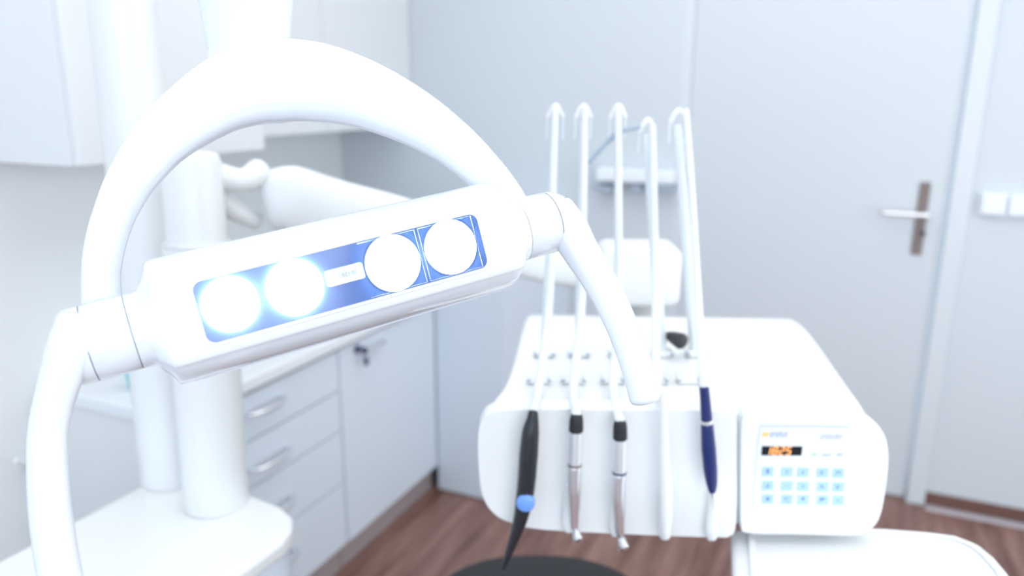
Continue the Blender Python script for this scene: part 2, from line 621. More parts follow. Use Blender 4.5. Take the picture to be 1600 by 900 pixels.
# upper cabinets
def upper(name, label, a0, a1, bk, fr, z0, z1, doors):
    t = thing(name, label, 'cabinet', ab((a0 + a1) / 2, (bk + fr) / 2, z0))
    b = MB(); b.box(ab(a0, bk, z0), A * (a1 - a0), B * (fr - 0.02 - bk), Z * (z1 - z0))
    b.build('body', M['cabw'], t, bevel=0.003)
    w = (a1 - a0) / doors
    for k in range(doors):
        b = MB(); b.box(ab(a0 + k * w + 0.002, fr - 0.0195, z0 + 0.002), A * (w - 0.004), B * 0.0195, Z * (z1 - z0 - 0.004))
        b.build('door', M['cabw'], t, bevel=0.003)
    return t


a_n = (atp(125, 266, ab(0, -0.07, 0), B) - CC).dot(A)
a_f = (atp(415, 230, ab(0, -0.07, 0), B) - CC).dot(A)
upper('wall_cabinet', 'large pale wall cabinet at the top left, behind the white column', a_n, a_f, PB + 0.001, -0.07, 1.348, ZC - 0.002, 1)
bq = (back(640, 40) - CC).dot(B)
upper('wall_cabinet', 'pale wall cabinet in the far corner seen through the lamp arch', P1 + 0.66 if P1 + 0.66 > a_f + 0.01 else a_f + 0.01, AB - 0.001, LB + 0.001, bq, 1.348, ZC - 0.002, 2)

# ================================================================== column unit on the left
ZU = 0.80
outl = [(-60, 905), (230, 752), (262, 744), (330, 752), (396, 772), (440, 789), (459, 806), (458, 826), (440, 846), (330, 925), (240, 985), (-60, 1150)]
pts = [atz(x, y, ZU) for x, y in outl]
t = thing('cuspidor_cabinet', 'white floor cabinet carrying the two columns, lower left', 'cabinet', (sum(p.x for p in pts) / len(pts), sum(p.y for p in pts) / len(pts), 0))
b = MB(); b.prism(pts, Z * -0.035)
b.build('top', M['white'], t, bevel=0.012, seg=4)
cen = sum(pts, Vector()) / len(pts)
inn = [cen + (p - cen) * 0.93 - Z * 0.033 for p in pts]
b = MB(); b.prism(inn, Z * -(ZU - 0.043))
b.build('body', M['cab'], t, bevel=0.01)

YA, YB = 1.30, 1.21


def column(pxb, pyb, rb, pxt, pyt, rt, Y):
    d = Y / ray(pxb, pyb).y
    p0 = aty(pxb, pyb, Y)
    p0.z = ZU + 0.001
    p1 = aty(pxt, pyt, Y)
    return p0, p1, rb * Y / ray(pxb, pyb).y / F, rt * Y / ray(pxt, pyt).y / F


p0, p1, r0, r1 = column(274, 790, 44, 190, 0, 46, YA)
p1 = p0 + (p1 - p0) * ((ZC - 0.003 - p0.z) / (p1.z - p0.z))
t = thing('lamp_column', 'tall white column rising to the ceiling, left of the short column', 'column', p0)
b = MB(); b.lathe(p0, p1 - p0, [(0, r0 * 1.0), (0.01, r0), ((p1 - p0).length, r1 * 1.02)], 40)
b.build('post', M['colw'], t)

p0, p1, r0, r1 = column(338, 775, 48, 298, 236, 46, YB)
t = thing('unit_arm', 'white pantograph arm on a short column, passing behind the lamp to the unit', 'arm', p0)
ax = (p1 - p0)
LN = ax.length
axn = ax.normalized()
sj = 1 - (365 - 236) / (775 - 236)
b = MB(); b.lathe(p0, axn, [(0, r0), (LN * sj - 0.002, r0)], 40)
b.build('column', M['colw'], t)
b = MB(); b.lathe(p0 + axn * (LN * sj - .001), axn, [(0, r0 * 0.95), (0.004, r0 * 0.95), (0.004, r1), (LN * (1 - sj) - 0.02, r1), (LN * (1 - sj) - 0.004, r1 * 0.88), (LN * (1 - sj), r1 * 0.6)], 40)
b.build('swivel_head', M['colw'], t)
# link from swivel head to elbow, elbow to the unit
elb = aty(428, 305, 1.30)
b = MB()
b.tube([p1 - axn * 0.03 + Vector((0.01, 0, 0)), aty(375, 282, 1.25), aty(405, 268, 1.29)], [0.024, 0.019, 0.022], seg=16)
b.build('shoulder_link', M['colw'], t)
b = MB()
b.tube([aty(325, 300, 1.23), aty(365, 328, 1.27), aty(400, 345, 1.3)], [0.022, 0.018, 0.016], seg=16)
b.build('lower_link', M['colw'], t)
b = MB()
YE = 1.42
pts = [aty(425, 315, 1.30), aty(455, 312, 1.31), aty(520, 328, 1.33), aty(640, 352, 1.36), aty(800, 400, 1.39), aty(880, 420, 1.41), aty(960, 428, YE)]
b.tube(pts, [0.048, 0.058, 0.054, 0.045, 0.034, 0.032, 0.036], seg=28, flat=0.7, side=(0, 1, 0), expo=2.6)
b.build('spring_arm', M['colw'], t)
b = MB(); b.rrect(aty(1002, 436, YE - 0.05), Vector((1, 0, 0)), Z, 0.150, 0.115, 0.02, (0, 0.10, 0))
b.build('end_block', M['colw'], t, bevel=0.012)
q = aty(1002, 470, YE)
b = MB(); b.tube([q, Vector((q.x, YE, 1.06)), Vector((q.x, YE - 0.02, 1.02)), Vector((q.x, YE - 0.10, 1.005))], [0.03, 0.03, 0.028, 0.026], seg=24)
b.build('unit_stem', M['colw'], t)

# ================================================================== delivery unit
YF = 0.90
ZH = aty(1070, 640, YF).z


rows = [  # left px, right px, each with its own y, and the plane it lies on
    ('z', (822, 487), (1240, 494), 0.0),
    ('z', (815, 505), (1262, 510), 0.0),
    ('z', (806, 540), (1288, 545), 0.0),
    ('z', (791, 598), (1325, 598), 0.0),
    ('z', (770, 622), (1348, 628), -0.002),
    ('z', (757, 640), (1362, 650), -0.008),
    ('y', (752, 668), (1380, 680), 0.0),
    ('y', (750, 700), (1386, 720), 0.0),
    ('y', (756, 770), (1384, 790), 0.0),
    ('y', (775, 800), (1370, 822), 0.006),
    ('y', (800, 812), (1345, 830), 0.02),
]
P3 = []
for k, l, r, d in rows:
    if k == 'z':
        P3.append((atz(*l, ZH + d), atz(*r, ZH + d)))
    else:
        P3.append((aty(*l, YF + d), aty(*r, YF + d)))
hb = 0.10
bl, br_ = P3[0]
P3 = P3 + [(P3[-1][0] + Vector((0.02, 0.05, 0.02)), P3[-1][1] + Vector((-0.02, 0.05, 0.02)))]
P3 = P3 + [(bl + Vector((0.03, -0.06, -hb - .02)), br_ + Vector((-0.03, -0.06, -hb - .02))), (bl + Vector((0.01, 0.01, -0.05)), br_ + Vector((-0.01, 0.01, -0.05))), (bl + Vector((0, 0.012, -0.015)), br_ + Vector((0, 0.012, -0.015)))]
cols = [0.0, 0.012, 0.05, 0.2, 0.35, 0.5, 0.65, 0.8, 0.95, 0.988, 1.0]
rings = []
ctr = [sum((p[0] for p in P3), Vector()) / len(P3), sum((p[1] for p in P3), Vector()) / len(P3)]
for c in cols:
    ring = []
    for l, r in P3:
        p = l.lerp(r, c)
        q = ctr[0].lerp(ctr[1], c)
        if c in (0.0, 1.0):
            p = q + (p - q) * 0.93
        ring.append(p)
    rings.append(ring)
unit = thing('delivery_unit', 'wide white dental instrument console with hanging handpieces, a keypad and display', 'dental unit', (ctr[0] + ctr[1]) / 2 - Z * 0.05)
b = MB(); b.loft(rings)
hood = b.build('hood', M['white'], unit, sub=2)
for p in hood.data.polygons:
    p.use_smooth = True


def outline(pl, Y, n=4):
    P, _, _ = resample([aty(x, y, Y) for x, y in pl + [pl[0]]], 1.0, k=n)
    return P[:-1]


b = MB()
b.prism(outline([(758, 650), (749, 668), (747, 700), (749, 745), (755, 778), (772, 803), (800, 818), (850, 828), (1000, 836), (1120, 840), (1140, 838), (1149, 826), (1151, 780), (1151, 700), (1150, 654), (1142, 643), (1000, 640), (800, 640)], YF - 0.012), (0, 0.030, 0))
b.build('instrument_panel', M['white'], unit, bevel=0.007, seg=4)
b = MB()
b.prism(outline([(1172, 646), (1160, 656), (1157, 700), (1157, 780), (1158, 822), (1168, 834), (1240, 836), (1330, 838), (1355, 832), (1374, 812), (1384, 770), (1389, 725), (1386, 690), (1373, 666), (1352, 650), (1320, 645), (1240, 644)], YF - 0.012), (0, 0.030, 0))
cm = b.build('control_module', M['white'], unit, bevel=0.007, seg=4)

# keypad, display and print on the control module
YK = YF - 0.0121
X = Vector((1, 0, 0))
tl, br2 = aty(1187, 667, YK), aty(1330, 796, YK)
b = MB(); b.rrect((tl + br2) / 2, X, Z, br2.x - tl.x, tl.z - br2.z, 0.003, (0, -0.0015, 0))
kp = b.build('keypad_panel', M['panel'], unit, bevel=0.0006)
YK2 = YK - 0.0015


def flat(px1, py1, px2, py2, name, m, parent, th=0.0008, rr=0.0012, Y=None):
    Y = YK2 if Y is None else Y
    p, q = aty(px1, py1, Y), aty(px2, py2, Y)
    b = MB(); b.rrect((p + q) / 2, X, Z, abs(q.x - p.x), abs(p.z - q.z), rr, (0, -th, 0))
    return b.build(name, m, parent)


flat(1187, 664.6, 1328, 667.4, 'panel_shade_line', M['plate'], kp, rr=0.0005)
disp = flat(1190.5, 697, 1252, 711.5, 'display', M['display'], unit, rr=0.0006)


def segs(ch):
    return {'1': 'bc', '8': 'abcdefg', '2': 'abged', '5': 'afgcd'}[ch]


b = MB()
x0 = aty(1195.5, 709.8, YK2 - 0.0008)
ux = (aty(1206, 704, YK2 - 0.0008).x - aty(1195.5, 704, YK2 - 0.0008).x)
uh = aty(1200, 698.6, YK2).z - aty(1200, 709.8, YK2).z
for i, ch in enumerate('1825'):
    o0 = Vector((x0.x + i * ux * 1.02, x0.y, x0.z))
    W, Hh, th = ux * 0.60, uh, ux * 0.145
    sl = 0.18

    def q(u, v):
        return o0 + X * (u * W + v * Hh * sl) + Z * (v * Hh)
    S = {'a': ((0, 1), (1, 1)), 'b': ((1, 1), (1, .5)), 'c': ((1, .5), (1, 0)), 'd': ((0, 0), (1, 0)), 'e': ((0, .5), (0, 0)), 'f': ((0, 1), (0, .5)), 'g': ((0, .5), (1, .5))}
    for sname in segs(ch):
        (u1, v1), (u2, v2) = S[sname]
        p, r = q(u1, v1), q(u2, v2)
        d = (r - p).normalized()
        n = Vector((-d.z, 0, d.x)) * th / 2
        b.prism([p + n, r + n, r - n, p - n], (0, -0.0004, 0))
b.build('digits', M['digit'], disp)
kx = [1199.5, 1229.5, 1254.5, 1285, 1309.5]
ky = [736.5, 758.5, 779.5]
gl = [['bar', 'i', 'i', 'c', 'box'], ['tick', 'none', 'i', 'q', 'c'], ['blob', 'line', 't', 'dash', 'tri']]
for r in range(3):
    for c in range(5):
        dy = (kx[c] - 1199) * 0.022
        k = flat(kx[c] - 8.2, ky[r] - 7.2 + dy, kx[c] + 8.2, ky[r] + 7.2 + dy, 'key', M['key'], unit, 0.001, 0.001)
        cp = aty(kx[c], ky[r] + dy, YK2 - 0.001)
        u = 0.0042
        b = MB()
        shp = {'bar': [(-.25, -.7, .25, .7), (-.5, 0, .5, .3)], 'i': [(-.15, -.6, .15, .5)], 'c': [(-.5, -.5, -.25, .5), (-.5, .3, .4, .5), (-.5, -.5, .4, -.3)],
               'box': [(-.6, .3, .6, .5), (-.6, -.5, -.4, .5), (.4, -.5, .6, .5)], 'tick': [(0, -.6, .3, .6), (-.6, -.6, .3, -.3)], 'none': [(-.3, -.05, .3, .1)],
               'q': [(-.5, -.2, 0, .5), (.1, -.6, .5, -.3)], 'blob': [(-.5, -.5, .5, .5)], 'line': [(-.9, .3, .8, .5), (-.9, 0, -.3, .3), (-.3, -.9, .7, -.75)],
               't': [(-.15, -.3, .2, .8), (-.45, .2, .45, .5)], 'dash': [(-.8, .2, .7, .7), (-.8, -.2, 0, .2)], 'tri': [(-.4, -.2, .4, 0), (-.1, -.2, .1, .2)]}[gl[r][c]]
        for (xa, ya, xb, yb) in shp:
            b.box(cp + X * xa * u + Z * ya * u, X * (xb - xa) * u, Z * (yb - ya) * u, (0, -0.0003, 0))
        b.build('symbol', M['glyph'], k)


def word(px1, py1, px2, py2, n, name, m, parent):
    """a soft line of small upright letter strokes, as blurred as the photograph shows"""
    b = MB()
    w = (px2 - px1) / n
    for i in range(n):
        p = aty(px1 + i * w, py2, YK2)
        q = aty(px1 + (i + 0.72) * w, py1, YK2)
        hgt = q.z - p.z
        wd = q.x - p.x
        sw = wd * 0.28
        b.box(p, X * sw, Z * hgt, (0, -0.0004, 0))
        if i % 3 != 1:
            b.box(p + X * (wd - sw), X * sw, Z * hgt, (0, -0.0004, 0))
        b.box(p + Z * (hgt * (0.8 if i % 2 else 0.0)), X * wd, Z * hgt * 0.2, (0, -0.0004, 0))
        if i % 3:
            b.box(p + Z * hgt * 0.45, X * wd, Z * hgt * 0.15, (0, -0.0004, 0))
    return b.build(name, m, parent)


flat(1191, 675, 1201, 682, 'orange_emblem', M['printo'], kp, 0.0006, 0.001)
word(1203, 675, 1231, 683, 6, 'lettering', M['printb'], kp)
word(1282, 679, 1318, 686, 8, 'lettering', M['print'], kp)
flat(1268, 708, 1276, 712, 'indicator', M['print'], kp, 0.0005, 0.0005)
flat(1284, 709, 1298, 713, 'indicator', M['print'], kp, 0.0005, 0.0005)
flat(1307, 708, 1316, 713, 'indicator', M['print'], kp, 0.0005, 0.0005)

# black knob on the hood
kb = atz(1056, 536, ZH)
b = MB(); b.tube([atz(1044, 524, ZH + 0.03), atz(1053, 528, ZH + 0.03), atz(1064, 533, ZH + 0.03)], [0.006, 0.010, 0.0125], seg=20)
o = b.build('knob', M['black'], unit)
o['label'] = 'black teardrop knob'

# holders under the front edge, rods with clips behind
slots = [(832, 868, 850, 826), (901, 912, 904, 830), (969, 966, 966, 836), (1038, 1012, 1034, 841), (1105, 1060, 1086, 842)]
for i, (hx, tx, bx, hy) in enumerate(slots):
    # small receiving cup under the front edge
    if i != 0:
        hxx = [832, 889, 962, 1039, 1112][i]
        q = aty(hxx, hy - 16, YF - 0.024)
        b = MB(); b.tube([q + Z * 0.05, q, aty(hxx, hy - 2, YF - 0.024)], [0.006, 0.0085, 0.0065], seg=18)
        b.build('instrument_cup', M['white'], unit)
    # clip at the front of the hood
    q = atz(bx - 8, 602, ZH)
    b = MB()
    b.box(q + Vector((-0.016, 0, 0.0)), (0.003, 0, 0), (0, 0.02, 0), (0, 0, 0.010))
    b.box(q + Vector((0.013, 0, 0.0)), (0.003, 0, 0), (0, 0.02, 0), (0, 0, 0.010))
    b.box(q + Vector((-0.016, 0.003, 0.0)), (0.033, 0, 0), (0, 0.014, 0), (0, 0, 0.004))
    c = b.build('hose_clip', M['white'], unit, bevel=0.0015)
    for sx in (-0.0140, 0.0145):
        b = MB(); b.lathe(q + Vector((sx, 0.008, 0.006)), (0, -1, 0), [(0, 0.0022), (0.009, 0.0022), (0.0095, 0.001)], 14)
        b.build('pin', M['grey'], c)

for i, (hx, tx, bx, hy) in enumerate(slots):
    q = atz(bx, 556, ZH)
    top = aty(tx, [168, 168, 168, 190, 175][i], q.y + 0.03)
    w = thing('whip_rod', ['white whip rod standing farthest left on the console, above the black scaler',
                           'white whip rod second from the left on the console, above the left chrome handpiece',
                           'white whip rod behind the right lamp handle, above the right chrome handpiece',
                           'thick white whip rod with the grey curved arm at its tip',
                           'white whip rod farthest right on the console, above the navy handpiece'][i], 'rod', q,
              'whip rods on the console')
    b = MB()
    tk = [0.0050, 0.0052, 0.0052, 0.0072, 0.0068][i]
    b.tube([q, top - Z * 0.02], [tk * 1.25, tk * 0.9], seg=16)
    b.build('rod', M['hose'], w)
    b = MB(); b.rrect(q + Z * 0.001, X, Vector((0, 1, 0)), 0.032, 0.022, 0.006, Z * 0.010)
    bs = b.build('pivot', M['white'], w, bevel=0.002)
    for sx in (-0.0155, 0.0155):
        b = MB(); b.lathe(q + Vector((sx * 0.85, -0.008, 0.006)), (0, -1, 0), [(0, 0.0026), (0.006, 0.0026), (0.007, 0.001)], 14)
        b.build('pin', M['grey'], bs)
    b = MB()
    b.tube([top + Vector((-0.011, 0, -0.014)), top + Vector((0, -0.002, 0.002)), top + Vector((0.011, 0, -0.014))], [0.0030, 0.0045, 0.0030], seg=12)
    b.build('hose_guide', M['white'], w)
    for sx in (-0.0125, 0.0095):
        b = MB(); b.box(top + Vector((sx, 0.0, -0.045)), (0.003, 0, 0), (0, 0.006, 0), (0, 0, 0.034))
        b.build('guide_fork', M['hose'], w, bevel=0.001)
    if i == 3:
        b = MB()
        b.tube([aty(1001, 198, top.y), aty(985, 201, top.y), aty(965, 208, top.y), aty(945, 226, top.y), aty(921, 254, top.y)], 0.0036, seg=12)
        b.build('curved_arm', M['grey'], w)
    slots[i] = slots[i] + (top, q)

YI = YF - 0.042


def ip(x, y):
    return aty(x, y, YI)


def pr(r):
    return r * YI / F * 1.08


def instrument(name, label, cat, pts, i, group=None):
    hx, tx, bx, hy, top, q = slots[i]
    t = thing(name, label, cat, ip(*pts[-1]), group)
    x0, y0 = pts[0]
    clip = atz(bx - 8, 602, ZH + 0.013)
    hxt = [868, 914, 966, 1020, 1072][i]
    tt = aty(hxt, [166, 166, 166, 196, 172][i], top.y - 0.012)
    mid = aty([858, 909, 967, 1024, 1090][i], 480, (top.y * 0.55 + clip.y * 0.45))
    b = MB()
    if i == 4:
        clip = aty(1098, 575, 0.93)
        mid = aty(1091, 470, 1.03)
    b.tube([tt, tt.lerp(mid, 0.5) - Vector((0, 0.004, 0)), mid, clip, ip(x0, y0)], [0.0045, 0.005, 0.0056, 0.006, 0.0058], seg=16)
    b.build('hose', M['hose'], t)
    return t


# 1: black scaler
t = instrument('scaler_handpiece', 'black curved handpiece with a blue disc, leftmost hanging on the console', 'handpiece', [(833, 640), (786, 890)], 0)
b = MB(); b.tube([ip(833, 642), ip(832, 655), ip(829, 675), ip(826, 710), ip(823, 750), ip(819, 782), ip(813, 812), ip(802, 845), ip(792, 872), ip(785, 890)],
                 [pr(7), pr(9.5), pr(13.5), pr(15), pr(14.5), pr(14), pr(11.5), pr(8), pr(5), pr(2.5)], seg=28)
sc = b.build('body', M['black'], t)
cp = ip(821, 779) + Vector((0, -pr(14.2), 0))
b = MB(); b.lathe(cp, (-0.1, -1, 0.1), [(-0.008, pr(14.5)), (0.0006, pr(14.5)), (0.0016, pr(12.5)), (0.0019, pr(3))], 32)
b.build('blue_disc', M['blue'], t)

# 2, 3: chrome turbine handpieces
for i, (label, pA, pB, pC, pD, pE, pF) in enumerate([
    ('chrome handpiece with black collar, left one of the two steel ones', (901, 650), (900, 672), (898, 725), (897, 765), (897, 812), (898, 834)),
    ('chrome handpiece with black collar, right one of the two steel ones', (969, 660), (969, 684), (968, 737), (966, 778), (968, 826), (970, 847))]):
    t = instrument('turbine_handpiece', label, 'handpiece', [pA, pF], i + 1, 'chrome handpieces on the console')
    b = MB(); b.tube([ip(*pA), ip((pA[0] + pB[0]) / 2, pA[1] + 8), ip(*pB)], [pr(9.5), pr(11), pr(11.5)], seg=24)
    b.build('collar', M['rubber'], t)
    b = MB(); b.lathe(ip(pB[0], pB[1] - 1), ip(*pC) - ip(*pB), [(0, pr(9)), (0.0005, pr(10.5)), ((ip(*pC) - ip(*pB)).length, pr(10.5))], 28)
    b.build('sleeve', M['satin'], t)
    b = MB(); b.lathe(ip(pC[0], pC[1] - 1), ip(*pD) - ip(*pC), [(0, pr(8.5)), (0.0005, pr(11.2)), (0.003, pr(11.2)), (0.0035, pr(8.5))], 28)
    b.build('ring', M['dark'] if i else M['bronze'], t)
    b = MB(); b.tube([ip(pC[0], pC[1] + 2), ip(*pD), ip((pD[0] + pE[0]) / 2, (pD[1] + pE[1]) / 2), ip(*pE), ip(pF[0], pF[1] - 10)], [pr(11), pr(11.5), pr(10), pr(7.5), pr(6)], seg=28)
    b.build('neck', M['chrome'], t)
    h = ip(*pF) + Z * 0.006
    b = MB(); b.lathe(h - Z * 0.006 + Vector((0.003, -0.006, -0.0)), Vector((-0.25, 0.9, 0.35)) * -1, [(-0.009, pr(4)), (-0.0085, pr(6.5)), (0.004, pr(6.8)), (0.006, pr(5)), (0.0065, pr(1))], 24)
    b.build('head', M['chrome'], t)
    b = MB(); b.lathe(h - Z * 0.008, Vector((-0.1, 0.3, -1)), [(0, pr(3.5)), (0.006, pr(3)), (0.0065, 0.001), (0.013, 0.0006)], 14)
    b.build('bur', M['satin'], t)

# 4: white three-way syringe
t = instrument('syringe_handpiece', 'white handpiece in the fourth slot, left of the navy one', 'handpiece', [(1036, 612), (1040, 842)], 3)
b = MB(); b.tube([ip(1036, 612), ip(1037, 640), ip(1038, 700), ip(1040, 760), ip(1041, 800), ip(1041, 838)], [pr(6), pr(7), pr(8), pr(10), pr(10), pr(7)], seg=24)
b.build('body', M['white'], t)

# 5: navy handpiece
t = instrument('navy_handpiece', 'navy blue pen-shaped handpiece with a steel tip, rightmost on the console', 'handpiece', [(1101, 603), (1115, 800)], 4)
b = MB(); b.tube([ip(1100, 604), ip(1102, 625), ip(1104, 655)], [pr(7.5), pr(8), pr(9)], seg=24, roundend=False)
b.build('rear_body', M['navy'], t)
b = MB(); b.tube([ip(1104, 656), ip(1104.5, 661)], pr(9.4), seg=24, roundend=False)
b.build('ring', M['satin'], t)
b = MB(); b.tube([ip(1104.7, 662), ip(1107, 700), ip(1110, 735), ip(1112, 755), ip(1113, 768)], [pr(9.5), pr(11.5), pr(11), pr(9), pr(5.5)], seg=24)
b.build('body', M['navy'], t)
b = MB(); b.tube([ip(1113, 768), ip(1113.5, 773), ip(1114, 778), ip(1116, 796)], [pr(4), pr(3.5), pr(1.2), pr(0.7)], seg=16)
b.build('tip', M['chrome'], t)

# wall rack seen blurred behind the rods, on the back wall
r1, r2 = back(930, 262, 0.08), back(1052, 290, 0.08)
bb1, bb2 = (r1 - CC).dot(B), (r2 - CC).dot(B)
t = thing('wall_dispenser', 'pale wall rack with grey trays, behind the whip rods', 'rack', ab(AB, (bb1 + bb2) / 2, r2.z))
b = MB(); b.box(ab(AB - 0.08, bb1, r2.z), A * 0.079, B * (bb2 - bb1), Z * (r1.z - r2.z))
b.build('housing', M['switch'], t, bevel=0.01)
for x1, x2 in ((930, 956), (988, 1000), (1028, 1050)):
    p, q = back(x1, 290, 0.08), back(x2, 300, 0.08)
    b = MB(); b.box(ab(AB - 0.085, (p - CC).dot(B), q.z), A * 0.075, B * ((q - p).dot(B)), Z * (p.z - q.z))
    b.build('tray', M['grey'], t, bevel=0.003)

# white tray below the keypad
ZTR = 0.985
ol = [(1142, 832), (1200, 822), (1300, 822), (1400, 827), (1480, 833), (1515, 840), (1548, 858), (1572, 885), (1600, 935), (1610, 1010), (1155, 1010), (1148, 900)]
ol = [(1143, 826), (1250, 822), (1380, 826), (1455, 832), (1500, 838), (1532, 850), (1556, 870), (1578, 896), (1602, 940), (1625, 1040), (1150, 1040), (1146, 930)]
pts = [atz(x, y, 0.93) for x, y in ol]
c0 = sum(pts, Vector()) / len(pts)
t = thing('tray_table', 'broad white rounded tray under the keypad, cut off by the bottom edge', 'tray', Vector((c0.x, c0.y, 0.90)))
b = MB(); b.prism(pts, Z * -0.03)
b.build('tray', M['white'], t, bevel=0.008, seg=4)
qa, qb = atz(1190, 905, 0.9305), atz(1560, 1000, 0.9305)
b = MB()
pts2 = [c0 + (p - c0) * 0.86 for p in pts]
pts3 = [c0 + (p - c0) * 0.90 for p in pts]
n = len(pts)
vs = [p + Z * 0.0002 for p in pts3] + [p + Z * 0.005 for p in pts3] + [p + Z * 0.005 for p in pts2] + [p + Z * 0.0002 for p in pts2]
b.loft([vs[0:n], vs[n:2 * n], vs[2 * n:3 * n], vs[3 * n:4 * n]], closed=True)
b.build('rim', M['white'], t, bevel=0.0015)

# black chair back at the bottom edge
ZCH = 0.62
t0 = atz(845, 868, ZCH)
b = MB()
ringpts = []
cpt = atz(850, 1060, ZCH)
top = atz(835, 858, ZCH)
wl = (atz(1100, 1060, ZCH) - atz(600, 1060, ZCH)).length / 2
hl2 = (top - cpt).length
for sgn in (1,):
    def ring_at(sc, z):
        out = []
        for k in range(48):
            th = 2 * PI * k / 48
            c, s_ = math.cos(th), math.sin(th)
            out.append(cpt + X * math.copysign(abs(c) ** 0.8, c) * wl * sc + Vector((0, 1, 0)) * math.copysign(abs(s_) ** 0.8, s_) * hl2 * sc + Z * z)
        return out
    b.loft([ring_at(0.9, -0.09), ring_at(0.985, -0.075), ring_at(1.0, -0.045), ring_at(0.985, -0.015), ring_at(0.94, 0.0), ring_at(0.6, 0.004), ring_at(0.2, 0.005)])
ch = thing('dental_chair', 'black padded chair below the console, only its rounded top edge in view', 'chair', (cpt.x, cpt.y, 0))
b.build('cushion', M['leather'], ch)
b = MB(); b.lathe((cpt.x, cpt.y, 0.0), Z, [(0, 0.24), (0.03, 0.24), (0.045, 0.22), (0.05, 0.07), (0.47, 0.06), (0.48, 0.12), (ZCH - 0.09, 0.12)], 40)
b.build('pedestal', M['white'], ch)

# ================================================================== the operating lamp
DL, DR = 0.54, 0.665
PL, PR = atd(207, 519, DL), atd(809, 360, DR)
U = (PR - PL).normalized()
LU = (PR - PL).length
mid = (PL + PR) / 2
nn = (EYE - mid)
N = (nn - U * nn.dot(U)).normalized()
V = N.cross(U).normalized()
if V.z < 0:
    V = -V
TILT = math.radians(2)
N, V = (N * math.cos(TILT) - V * math.sin(TILT)).normalized(), (V * math.cos(TILT) + N * math.sin(TILT)).normalized()


def up_(px, py, w=0.0):
    """pixel -> (u, v) on the plane of the lamp face at depth w"""
    p = atp(px, py, PL + N * w, N)
    d = p - PL
    return d.dot(U), d.dot(V)


def L(u, v, w):
    return PL + U * u + V * v + N * w


WF = 0.030
lamp = thing('dental_lamp', 'lit white operating lamp with four round lights, two handles and an arched yoke', 'lamp', mid)
ul, _ = up_(252, 505, 0)
ur, _ = up_(786, 366, 0)
RH = 0.0270
NS = 40
shape = [(0.029, 1), (0.0, 1.0), (-0.029, 1)]


def sect(u, k, shrink=1.0):
    """k=0 hub circle, k=1 full head profile"""
    # head profile as polar function: corners
    cor = [(-0.0468, -0.011), (-0.0435, 0.003), (-0.0385, 0.0150), (-0.0320, 0.0245), (-0.0260, 0.0295), (0.0, 0.0305), (0.025, 0.030), (0.031, 0.0275), (0.041, 0.012), (0.047, -0.010),
           (0.043, -0.030), (0.026, -0.046), (0.0, -0.051), (-0.026, -0.046), (-0.042, -0.030)]
    P, _, _ = resample([Vector((c[0], c[1], 0)) for c in cor + [cor[0]]], 1.0, k=4)
    P = P[:-1]
    out = []
    for p in P:
        v, w = p.x * shrink, p.y * shrink
        a = math.atan2(w, v)
        cv, cw = RH * math.cos(a), RH * math.sin(a)
        out.append(L(u, cv * (1 - k) + v * k, cw * (1 - k) + w * k))
    return out


# body: left cap, shell, right cap
b = MB()
b.loft([sect(0.0008, 0.0), sect(0.006, 0.0), sect(0.010, 0.05), sect(ul * 0.62, 0.28), sect(ul * 0.85, 0.62), sect(ul * 0.97, 0.88), sect(ul + 0.001, 0.985), sect(ul + 0.0045, 1.0, 0.998)])
b.build('end_cap', M['lampw'], lamp, sharp=50)
b = MB()
b.loft([sect(ul + 0.0042, 1, 0.997), sect(ul + 0.0055, 1, 1.0), sect((ul + ur) / 2, 1), sect(ur - 0.010, 1), sect(ur - 0.003, 1, 0.985), sect(ur, 1, 0.95)])
shell = b.build('housing', M['lampw'], lamp, sharp=50)
b = MB()
uR = LU
b.loft([sect(ur - 0.001, 0.97, 0.95), sect(ur + 0.002, 0.85, 0.95), sect(ur + (uR - ur) * 0.4, 0.35), sect(ur + (uR - ur) * 0.6, 0.08), sect(uR - 0.0008, 0.0)])
b.build('end_cap', M['lampw'], lamp, sharp=50)
# thin clear joint line under the housing
b = MB()
def lipring(u):
    return [L(u, -0.0455, -0.008), L(u, -0.0474, -0.0100), L(u, -0.0472, -0.0125), L(u, -0.0440, -0.018)]
b.loft([lipring(ul + 0.010), lipring(ur - 0.006)])
b.build('joint_strip', M['lip'], lamp)

# window with lights
wl_, wr_ = up_(310, 485, WF)[0], up_(752, 378, WF)[0]
vb, vt = up_(520, 484, WF)[1], up_(520, 388, WF)[1]
print('window', wl_, wr_, vb, vt, 'head', ul, ur, 'corners', [up_(*p, WF) for p in ((308, 440), (742, 337), (757, 416), (338, 530))])
uc, vc = (wl_ + wr_) / 2, (vb + vt) / 2
b = MB(); b.rrect(L(uc, vc, WF - 0.004), U, V, wr_ - wl_ + 0.006, vt - vb + 0.006, 0.009, N * 0.0058, n=6)
rim = b.build('window_rim', M['lampw'], lamp, bevel=0.0012)
b = MB(); b.rrect(L(uc, vc, WF + 0.0018), U, V, wr_ - wl_, vt - vb, 0.0065, N * 0.0008, n=6)
win = b.build('window', M['glass'], lamp)
WG = WF + 0.0026
leds = [(360, 475, 43), (461, 449, 44), (614, 411, 42.5), (704, 386, 41)]
